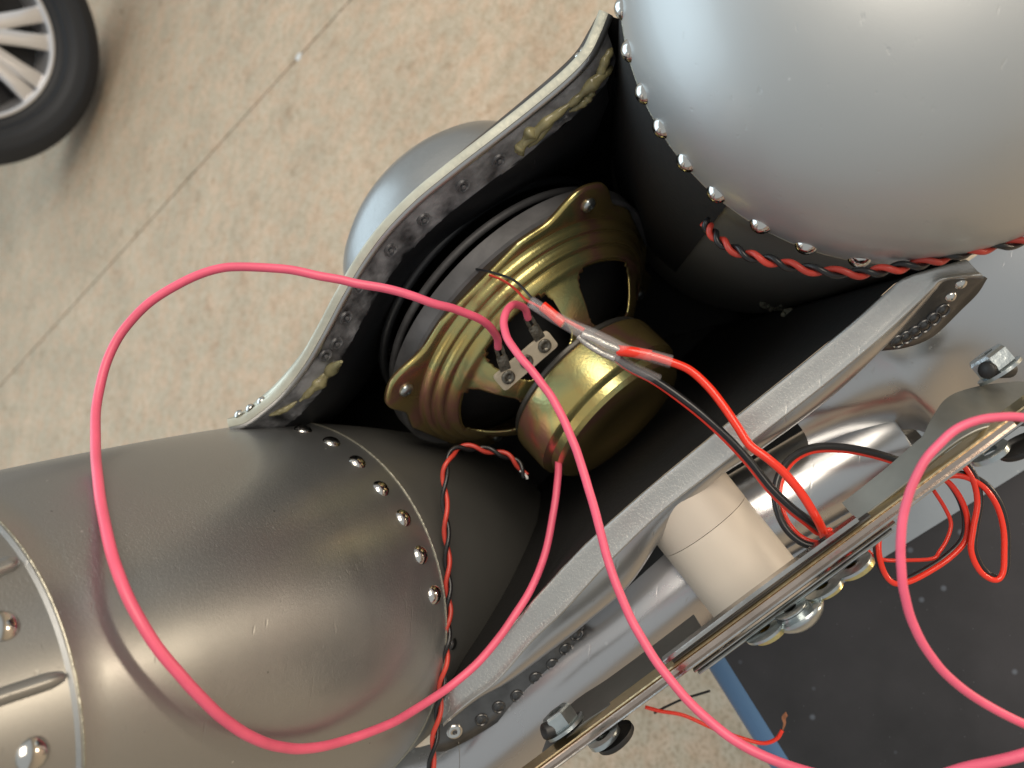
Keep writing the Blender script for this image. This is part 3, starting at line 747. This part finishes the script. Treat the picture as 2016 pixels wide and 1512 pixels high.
# frayed cloth fibres below the upper rim
mb = MB(); r_ = random.Random(11)
for i in range(150):
    t = r_.random(); px = 1215 - 190 * t + r_.gauss(0, 5); py = 135 + 165 * t + r_.gauss(0, 4) + 14
    p_ = at(px, py, 330); q_ = at(px + r_.uniform(-4, 14), py + r_.uniform(8, 26), 334 + r_.uniform(-3, 6))
    tube([p_, (p_ + q_) / 2 + Vector((r_.uniform(-1, 1), r_.uniform(-1, 1), r_.uniform(0, 2))), q_], 0.22, 5, mb)
tag(mb.build('frayed_fibres', 'black_plastic', body), None, kind='stuff')

# ------------------------------------------------------------------ wires
def wire(name, pts, r, m, label, n=12, k=12, group=None, parent=None, wob=0.0):
    P = catmull([at(*p) for p in pts], k)
    if wob:
        P = [p + Vector((noise.noise(Vector((i * .11, 0, r))), noise.noise(Vector((i * .11, 5, r))), 0)) * wob for i, p in enumerate(P)]
    o = tube(P, r, n).build(name, m, parent, ang=180)
    if parent is None: tag(o, label, 'wire', group)
    return o
def over(px, py, clear, default):
    """depth that keeps a wire `clear` mm above the body at this spot"""
    best = default
    for bv in (pod_b, pod_in_b, lip2_b):
        h, nn = ray(bv, px, py)
        if h is not None: best = min(best, -h.z - clear)
    return best
pa_ = [(981, 684, dm_ - 9), (977, 662, dm_ - 15), (955, 634, dm_ - 24), (905, 612, dm_ - 38), (850, 596, 303), (780, 573, 299), (700, 558, 297), (640, 545, 297), (560, 530, 298), (480, 525, 300), (415, 533, 300), (350, 560, 300), (290, 600, 298), (240, 655, 296), (208, 720, 294),
       (190, 800, 291), (188, 880, 289), (194, 960, 287), (208, 1040, 285), (232, 1125, 284), (268, 1208, 284), (318, 1285, 286), (375, 1352, 289), (432, 1408, 292), (490, 1448, 296), (550, 1470, 300), (615, 1472, 304), (690, 1455, 309), (770, 1424, 315),
       (835, 1386, 322), (890, 1348, 325), (945, 1300, 326), (998, 1234, 328), (1042, 1165, 334), (1071, 1098, 345), (1088, 1020, 358), (1097, 950, 362), (1100, 905, 366), (1102, 870, 372)]
dl = [min(d, over(x, y, 13, d)) if x < 900 and y > 830 else d for x, y, d in pa_]
for _ in range(4): dl = dl[:2] + [(dl[i - 1] + 2 * dl[i] + dl[i + 1]) / 4 for i in range(2, len(dl) - 1)] + dl[-1:]
wire('pink_wire', [(x, y, d) for (x, y, _), d in zip(pa_, dl)], 1.70, 'pink_rubber',
     'pink wire making the big loop over the left drum to the nearer solder lug', n=16, wob=0.25, group='pink wires')
pb_ = [(1040, 626, dm_ - 9), (1032, 607, dm_ - 15), (1014, 599, dm_ - 22), (998, 611, dm_ - 28), (992, 640, dm_ - 33), (1002, 672, dm_ - 38), (1028, 708, 303), (1062, 748, 300), (1092, 792, 297), (1118, 845, 294), (1140, 902, 291), (1160, 965, 288), (1178, 1030, 286), (1194, 1092, 284),
       (1216, 1158, 281), (1246, 1225, 278), (1284, 1290, 274), (1330, 1352, 270), (1384, 1408, 266), (1448, 1458, 261), (1520, 1495, 256), (1600, 1522, 250), (1700, 1545, 243), (1800, 1540, 236), (1900, 1512, 229), (2000, 1490, 224), (2120, 1450, 220),
       (2180, 1445, 220)]
wire('pink_wire', pb_, 1.62, 'pink_rubber', 'pink wire from the farther solder lug curling down across the lower silver rim and bracket', n=16, wob=0.2, group='pink wires')
pc_ = [(2120, 845, 222), (2016, 823, 222), (1955, 822, 222), (1900, 836, 222), (1855, 868, 222), (1818, 912, 222), (1792, 965, 222), (1778, 1020, 222), (1773, 1080, 222), (1776, 1140, 222), (1788, 1200, 223), (1812, 1258, 224), (1848, 1312, 225),
       (1895, 1356, 226), (1950, 1392, 227), (2016, 1425, 228), (2110, 1462, 229)]
wire('pink_wire', pc_, 1.28, 'pink_rubber', 'pink wire arching over the right end of the bracket and the black case', n=16, wob=0.15, group='pink wires')

# red and black pair from the clear sleeves to the bracket
lead = thing('spliced_cable', 'red and black cable spliced under clear heat shrink sleeves in front of the magnet', 'cable', at(1180, 680, 300))
def lw(name, pts, r, m, n=12): return wire(name, pts, r, m, None, n=n, parent=lead)
lw('red_conductor', [(1218, 690, 300), (1245, 694, 298), (1280, 700, 297), (1325, 714, 296), (1360, 730, 294), (1395, 762, 291), (1425, 800, 288), (1452, 840, 285), (1476, 876, 283), (1508, 900, 281), (1545, 932, 280), (1578, 972, 279), (1602, 1010, 279), (1618, 1040, 281), (1622, 1056, 284)], 1.6, 'red_pvc')
lw('black_conductor', [(1212, 702, 302), (1240, 722, 303), (1290, 748, 303), (1345, 786, 301), (1395, 826, 298), (1440, 868, 295), (1480, 912, 292), (1520, 962, 289), (1560, 1000, 287), (1592, 1024, 286), (1618, 1046, 287), (1626, 1068, 289), (1608, 1076, 291), (1578, 1068, 293),
    (1550, 1044, 296), (1532, 1010, 299), (1526, 970, 302), (1536, 930, 305), (1562, 898, 308), (1604, 880, 310), (1660, 880, 311), (1720, 891, 312), (1790, 912, 314), (1850, 925, 316)], 1.45, 'black_pvc')
lw('red_conductor', [(1214, 708, 303), (1240, 728, 304.5), (1288, 753, 304.5), (1343, 792, 302.5), (1392, 832, 299.5), (1436, 874, 296.5), (1475, 917, 293.5), (1514, 966, 291), (1554, 1005, 289), (1586, 1030, 288), (1612, 1050, 288), (1634, 1044, 287), (1630, 1066, 290), (1604, 1068, 293), (1578, 1058, 295),
    (1556, 1036, 298), (1541, 1006, 300), (1535, 970, 303.5), (1543, 936, 306.5), (1566, 905, 309.5), (1604, 888, 311.5), (1660, 887, 312.5), (1720, 898, 313.5), (1790, 919, 315.5), (1850, 932, 317)], 1.05, 'red_pvc')
# thin lamp leads entering the sleeve
lw('thin_black_lead', [(905, 545, 345), (920, 530, 338), (950, 532, 330), (985, 541, 322), (1012, 552, 315), (1032, 570, 309), (1050, 590, 305), (1085, 620, 302)], 0.55, 'black_pvc', 8)
lw('thin_red_lead', [(960, 540, 338), (990, 552, 328), (1015, 570, 318), (1035, 590, 309), (1058, 602, 304), (1090, 625, 302)], 0.55, 'thin_red', 8)
lw('sleeved_lead', [(1068, 602, 302), (1090, 620, 301), (1110, 637, 300)], 2.0, 'red_pvc')
lw('sleeved_lead', [(1085, 616, 301.5), (1120, 634, 300), (1150, 650, 300)], 0.8, 'red_pvc')
lw('sleeved_lead', [(1216, 690, 300), (1245, 693, 298), (1282, 700, 297)], 2.1, 'red_pvc')
lw('solder_joint', [(1146, 658, 300), (1165, 664, 299.5), (1190, 676, 299), (1222, 690, 299)], 1.35, 'solder')
lw('solder_joint', [(1138, 662, 302), (1160, 680, 301.5), (1185, 695, 301), (1210, 706, 301)], 1.25, 'solder')
def sleeve(pts, r, r1=None):
    P = catmull([at(*p) for p in pts], 8); r1 = r1 or r
    mb = tube(P, lambda t: r + (r1 - r) * t, 16, caps=False)
    o = mb.build('clear_sleeve', 'clear_sleeve', lead, ang=180)
    s = o.modifiers.new('thickness', 'SOLIDIFY'); s.thickness = 0.00035; return o
sleeve([(1044, 594, 303), (1072, 612, 301.5), (1100, 630, 300), (1125, 644, 300), (1160, 665, 299), (1195, 690, 300), (1218, 704, 301)], 2.5, 2.2)
sleeve([(1095, 622, 300), (1130, 640, 300), (1165, 655, 299), (1200, 672, 299), (1235, 690, 299), (1278, 700, 297), (1322, 712, 296)], 1.8, 2.6)
sleeve([(1205, 700, 302), (1235, 718, 303), (1265, 733, 303.5), (1297, 748, 304)], 2.3, 2.4)

# loops of the same red and black cable beyond the bracket
loops = thing('coiled_cable', 'loose coils of thin red and black cable hanging past the bracket over the black case', 'cable', at(1850, 1050, 330))
LP = [(1800, 905, 322), (1850, 903, 322), (1890, 912, 322), (1915, 945, 321), (1924, 990, 320), (1916, 1040, 319), (1912, 1085, 318), (1930, 1125, 317), (1958, 1142, 317), (1974, 1128, 317), (1977, 1085, 318), (1975, 1040, 319), (1962, 995, 320), (1935, 958, 321), (1895, 938, 322),
      (1855, 940, 323), (1815, 958, 325), (1780, 988, 328)]
L2 = [(1838, 935, 325), (1868, 950, 325), (1893, 985, 324), (1905, 1025, 323), (1900, 1065, 322), (1870, 1098, 322), (1830, 1125, 321), (1790, 1145, 320), (1760, 1148, 320), (1740, 1125, 321), (1730, 1085, 322), (1733, 1045, 324), (1745, 1015, 326)]
L3 = [(1700, 1070, 326), (1715, 1090, 326), (1740, 1102, 326), (1780, 1103, 325), (1835, 1100, 325), (1850, 1085, 325), (1865, 1060, 326), (1872, 1030, 327), (1860, 1000, 328), (1838, 965, 329)]
for i, (pl, ra) in enumerate(((LP, 1.15), (L2, 1.15))):
    wire('red_conductor', pl, ra, 'red_pvc', None, parent=loops)
    wire('black_conductor', [(x - 6 * (1 if i else -1), y - 5, d + 1.4) for x, y, d in pl], ra, 'black_pvc', None, parent=loops)
wire('red_conductor', L3, 0.8, 'red_pvc', None, parent=loops)

# twisted pairs
def pair(px_path, surf, clear, turns, label, rw=1.3, depthf=None):
    root = thing('twisted_pair', label, 'wire', at(*px_path[len(px_path) // 2][:2], 320))
    P = []
    for q in px_path:
        if len(q) == 3: P.append(at(*q)); continue
        d = 1e9
        for bv in surf:
            h, nn = ray(bv, *q)
            if h is not None: d = min(d, -h.z)
        P.append(at(q[0], q[1], (d if d < 1e8 else 360) - clear))
    C_ = catmull(P, 26)
    twisted(C_, rw * 0.98, rw, turns, 0.4).build('red_conductor', 'dull_red', root, ang=180)
    twisted(C_, rw * 0.98, rw * 0.95, turns, 0.4 + math.pi).build('black_conductor', 'black_pvc', root, ang=180)
    return root
tp = pair([(1035, 938, 372), (1012, 905, 372), (975, 890, 370), (935, 882, 368), (900, 883, 364), (880, 912, 358), (875, 960, 355), (878, 1020, 352), (880, 1080, 350), (882, 1140, 348), (883, 1200, 346), (880, 1260, 344), (874, 1320, 343), (866, 1380, 342), (858, 1440, 341), (850, 1500, 340), (846, 1560, 340)],
     (), 2, 9.0, 'twisted red and black wire running down beside the left drum from a cut end', 1.08)
wire('cut_end', [(1024, 926, 371), (1036, 938, 371.5), (1038, 942, 372)], 0.7, 'printed_white', None, parent=tp, n=8)
pair([(1388, 436, 285), (1400, 455, 283), (1425, 480, 279), (1465, 500, 275), (1510, 512, 272), (1560, 524, 270), (1620, 534, 267), (1690, 538, 265), (1750, 530, 263), (1815, 518, 262), (1880, 502, 261), (1950, 486, 260), (2030, 474, 260), (2110, 462, 260)],
     (), 2, 9.5, 'twisted red and black wire tucked along the lower edge of the silver dome', 1.15)
# loose red end and dark thread in front of the floor
lr = thing('loose_red_wire', 'short loose red wire with a frayed copper end near the corner of the black case', 'wire', at(1440, 1440, 380))
wire('red_insulation', [(1270, 1392, 400), (1300, 1400, 398), (1345, 1408, 395), (1400, 1432, 390), (1450, 1450, 386), (1500, 1463, 382), (1528, 1455, 380), (1540, 1438, 379)], 0.95, 'red_pvc', None, parent=lr)
for q in range(4):
    wire('copper_strand', [(1540, 1440, 379), (1543 + q, 1425, 378), (1540 + 2 * q, 1412 + q, 378), (1547 + q, 1402 + 2 * q, 377)], 0.3, 'copper_strands', None, parent=lr, n=6)
wire('dark_thread', [(1288, 1404, 410), (1310, 1392, 408), (1345, 1376, 406), (1372, 1368, 404), (1398, 1360, 402)], 0.65, 'black_pvc', 'short dark thread crossing the loose red wire above the floor', n=8)
wire('hair_thread', [(903, 1460, 340), (905, 1500, 338), (902, 1560, 336)], 0.12, 'terminal_tin', 'thin thread hanging from the left screw tab of the lower rim', n=5)

# ------------------------------------------------------------------ cream spacer
spc = thing('cream_spacer', 'cream plastic tube between the lower silver rim and the steel bracket', 'spacer', at(1430, 1080, 325))
q0, q1 = at(1350, 988, 340), at(1510, 1190, 333); qa = (q1 - q0).normalized(); ql = (q1 - q0).length
SR = 21.2
sd = Vector((0, 0, 1)) - qa * qa.z; sd.normalize(); se = qa.cross(sd)
def cyl_rows(s0, s1, rad, facet=False, n=260, m_=120):
    rows = []
    for j in range(m_ + 1):
        s = s0 + (s1 - s0) * j / m_; row = []
        for i in range(n):
            an = 2 * math.pi * i / n; x, y = rad * math.cos(an), rad * math.sin(an)   # x toward camera
            if facet:
                # flat oblique cut: plane through the near side, deepest at the collar
                dx = rad - 3.6 + 3.6 * (s / 41.0)
                x2 = x * 0.974 + 0.225 * y
                if x2 > dx: x, y = x - (x2 - dx) * 0.974, y - (x2 - dx) * 0.225
            row.append(q0 + qa * s + sd * x + se * y)
        rows.append(row)
    c0, c1 = [q0 + qa * s0] * n, [q0 + qa * s1] * n
    return [c0] + rows + [c1]
MB().add(*grid(cyl_rows(-6, 12.5, SR), closed_u=True)).build('collar', 'cream_collar', spc, ang=30)
MB().add(*grid(cyl_rows(12.75, ql, SR - 0.1), closed_u=True)).build('tube', 'cream_plastic', spc, ang=30)

# ------------------------------------------------------------------ steel bracket
br = thing('steel_bracket', 'bolted stack of steel strips running diagonally past the cream tube', 'bracket', at(1540, 1160, 300))
b0, b1 = Vector((1020, 1540)), Vector((2040, 786)); bd2 = (b1 - b0).normalized(); bn2 = Vector((bd2.y * -1, bd2.x))  # lower-right normal (image, y down)
def bp(t, off, d):
    """t: image x; off px across (positive to the lower right)"""
    k = (t - b0.x) / bd2.x; p = b0 + bd2 * k + bn2 * off; return at(p.x, p.y, d)
def bdep(t): return 292 - 34 * (t - 1020) / 1020
def strip(x0, x1, off0, wd_, dd, name, m, dz=0, bow=0.0, ch=0.35, n=24):
    pts = [bp(x0 + (x1 - x0) * i / n, off0 + wd_ / 2 + bow * math.sin(math.pi * i / n), bdep(x0 + (x1 - x0) * i / n) + dz) for i in range(n + 1)]
    h = wd_ / 2 / F * 275
    return sweep(pts, [(s, d) for s, d in rect(-h, h, 0, dd, ch)], depth=(0, 0, -1)).build(name, m, br, ang=35)
# offsets measured across the stack
strip(1010, 1990, 4, 15, 5, 'strip', 'steel_warm', dz=-1)
strip(1010, 2050, 19.8, 5, 5, 'strip', 'steel', dz=-2.5)
strip(1010, 2050, -2.5, 5, 8, 'strip', 'steel_gold', dz=0)
strip(1318, 1700, -22, 10, 4, 'strip', 'steel', dz=-2, bow=-2)
strip(1330, 1720, -10.5, 5.5, 4, 'strip', 'steel_dark', dz=1.5)
strip(1348, 1745, 29, 6, 6, 'strip', 'steel', dz=1)
strip(1352, 1735, 38, 6, 5, 'strip', 'zinc', dz=1)
# curved grey straps at both ends
def strap(path, dd, th=1.6, m='strap_grey', lean=(0, 0, -1)):
    P = catmull([at(*p) for p in path], 10)
    sec = (lambda t: rect(-th / 2, th / 2, 0, dd(t), 0.3)) if callable(dd) else rect(-th / 2, th / 2, 0, dd, 0.3)
    return sweep(P, sec, depth=lean).build('strap', m, br, ang=40)
strap([(1392, 1252, 288), (1300, 1322, 289), (1215, 1384, 291), (1160, 1420, 292), (1125, 1450, 293), (1095, 1490, 294), (1070, 1550, 296)], 23, m='strap_dark')
strap([(1690, 1028, 276), (1780, 958, 271), (1850, 898, 268), (1900, 862, 266), (1950, 842, 265), (2030, 836, 265), (2130, 840, 265)], lambda t: 10 + 22 * min(1, max(0, (t - 0.35) / 0.6)), lean=(-0.3, 0.45, -0.85))
# bolts and nuts
across = (at(0, 0, 300) * 0 + Vector((-bn2.x, bn2.y, 0))).normalized()   # towards the upper left
def bolt(px, py, d, nut_r=7.2, nut_h=6.5, spin=0.3, tilt=0.25):
    nn = (across + Vector((0, 0, tilt - 0.42))).normalized()
    c_ = at(px, py, d)
    nu = put('nut', hexnut(nut_r, nut_h, 3.2), c_, nn, br, spin)
    sh = rivet_mesh('bolt_shank', 3, 1, 'black_rubber', prof=[(-8, 3.1), (8.0, 3.1), (8.6, 2.6), (8.7, 0)])
    put('shank', sh, c_ + nn * 0.6, nn, nu)
    wa = rivet_mesh('washer', 8, 1, 'zinc', prof=[(-1.2, 3), (-1.2, 8.2), (0, 8.2), (0, 3)], n=28)
    put('washer', wa, c_, nn, br)
bolt(1112, 1428, 299, 6.4, 6.2); bolt(1966, 728, 284, 7.4, 7.2, 0.5)
dark_end = rivet_mesh('bolt_head', 8, 1, 'black_rubber', prof=[(0, 7.8), (1.6, 7.8), (2.2, 7.2), (2.2, 0)], n=28)
put('bolt_head', dark_end, bp(1186, 38, 284), -across, br)
put('bolt_head', dark_end, bp(1978, 52, 262), -across, br)
put('washer', rivet_mesh('washer', 7, 1, 'zinc', prof=[(0, 3), (0, 6.5), (1.8, 6.5), (1.8, 3)], n=28), bp(1172, 24, 285), -across, br)
put('washer', rivet_mesh('washer', 7, 1, 'zinc', prof=[(0, 3), (0, 6.5), (1.8, 6.5), (1.8, 3)], n=28), bp(1930, 25, 262), -across, br)
# carriage bolt with spring washers, and slotted brass nuts
cb = rivet_mesh('carriage_bolt', 10, 6, 'zinc', prof=[(0, 3.4), (0, 9.2), (0.8, 9.6), (1.8, 9.2), (3.4, 7.8), (4.8, 5.6), (5.6, 3.0), (5.8, 0)], n=40)
put('bolt_head', cb, bp(1537, 58, 276), -across + Vector((0, 0, 0.12)), br)
for off, rr in ((42, 6.2), (46, 7.0), (50, 6.2), (54, 7.2)):
    put('washer', rivet_mesh('washer', rr, 1, 'zinc', prof=[(0, 2.5), (0, rr), (0.55, rr), (0.55, 2.5)], n=30), bp(1530, off, 276), -across, br)
put('washer', rivet_mesh('washer', 9, 1, 'brass', prof=[(0, 2.5), (0, 9.0), (0.5, 9.0), (0.5, 2.5)], n=30), bp(1535, 57, 276), -across, br)
for x in (1478, 1592, 1648):
    w1 = rivet_mesh('washer', 7.8, 1, 'zinc', prof=[(0, 2.5), (0, 7.8), (1.0, 7.8), (1.0, 2.5)], n=30)
    put('washer', w1, bp(x, 44, 279), -across, br)
    r0_ = 5.6 if x == 1592 else 6.6
    nb_ = rivet_mesh('brass_nut', r0_, 2, 'brass', prof=[(0, 3), (0, r0_), (1.9, r0_), (2.2, r0_ - 0.5), (2.2, 1.2), (1.0, 1.0), (1.0, 0)], n=24)
    put('brass_nut', nb_, bp(x + 5, 50, 279), -across, br)

# ------------------------------------------------------------------ grey plate and black case below
def slab(corners, dd, chamf=1.0):
    """extruded outline; corners are camera frame points"""
    c = sum(corners, Vector()) / len(corners)
    nrm = (corners[1] - corners[0]).cross(corners[2] - corners[0]).normalized()
    if nrm.z < 0: nrm = -nrm
    rows = [[c] * len(corners)]
    for k, h in ((1 - chamf / 60, 0), (1, -chamf), (1, -dd)): rows.append([c + (p - c) * k + nrm * h for p in corners])
    rows.append([c - nrm * dd] * len(corners))
    return MB().add(*grid(rows, closed_u=True))
case = thing('black_case', 'dusty black case with blue daylight reflection painted along its left edge, standing below the bracket on the floor', 'case', at(1800, 1400, 520))
def onp(px, py, P0, nrm):
    d = at(px, py, 1); return d * (P0.dot(nrm) / d.dot(nrm))
CN = Vector((-0.10, 0.05, 1)).normalized(); CP = at(1700, 1350, 430)
cc = [onp(1410, 1283, CP, CN), onp(2200, 790, CP, CN), onp(2400, 1700, CP, CN), onp(1632, 1640, CP, CN)]
slab(cc, 60, 1.6).build('lid', 'case_black', case, ang=30)
# tube added along its left side; its blue paints in reflected door daylight
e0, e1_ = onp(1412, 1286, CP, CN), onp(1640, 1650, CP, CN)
tube([e0 + (e1_ - e0) * (i / 10) + Vector((-1.0, 0, -7)) for i in range(11)], 7.5, 24).build('edge_reflection', 'case_daylight_blue', case)
pl = thing('grey_plate', 'grey metal plate lying under the bracket along the edge of the black case', 'plate', at(1800, 1050, 400))
PN = Vector((-0.06, 0.1, 1)).normalized(); PP = at(1800, 1000, 412)
pcn = [onp(x, y, PP, PN) for x, y in ((1440, 1180), (1540, 1224), (2200, 812), (2160, 640), (1850, 810), (1570, 1030))]
slab(pcn, 8, 0.8).build('plate', 'grey_plate', pl, ang=30)
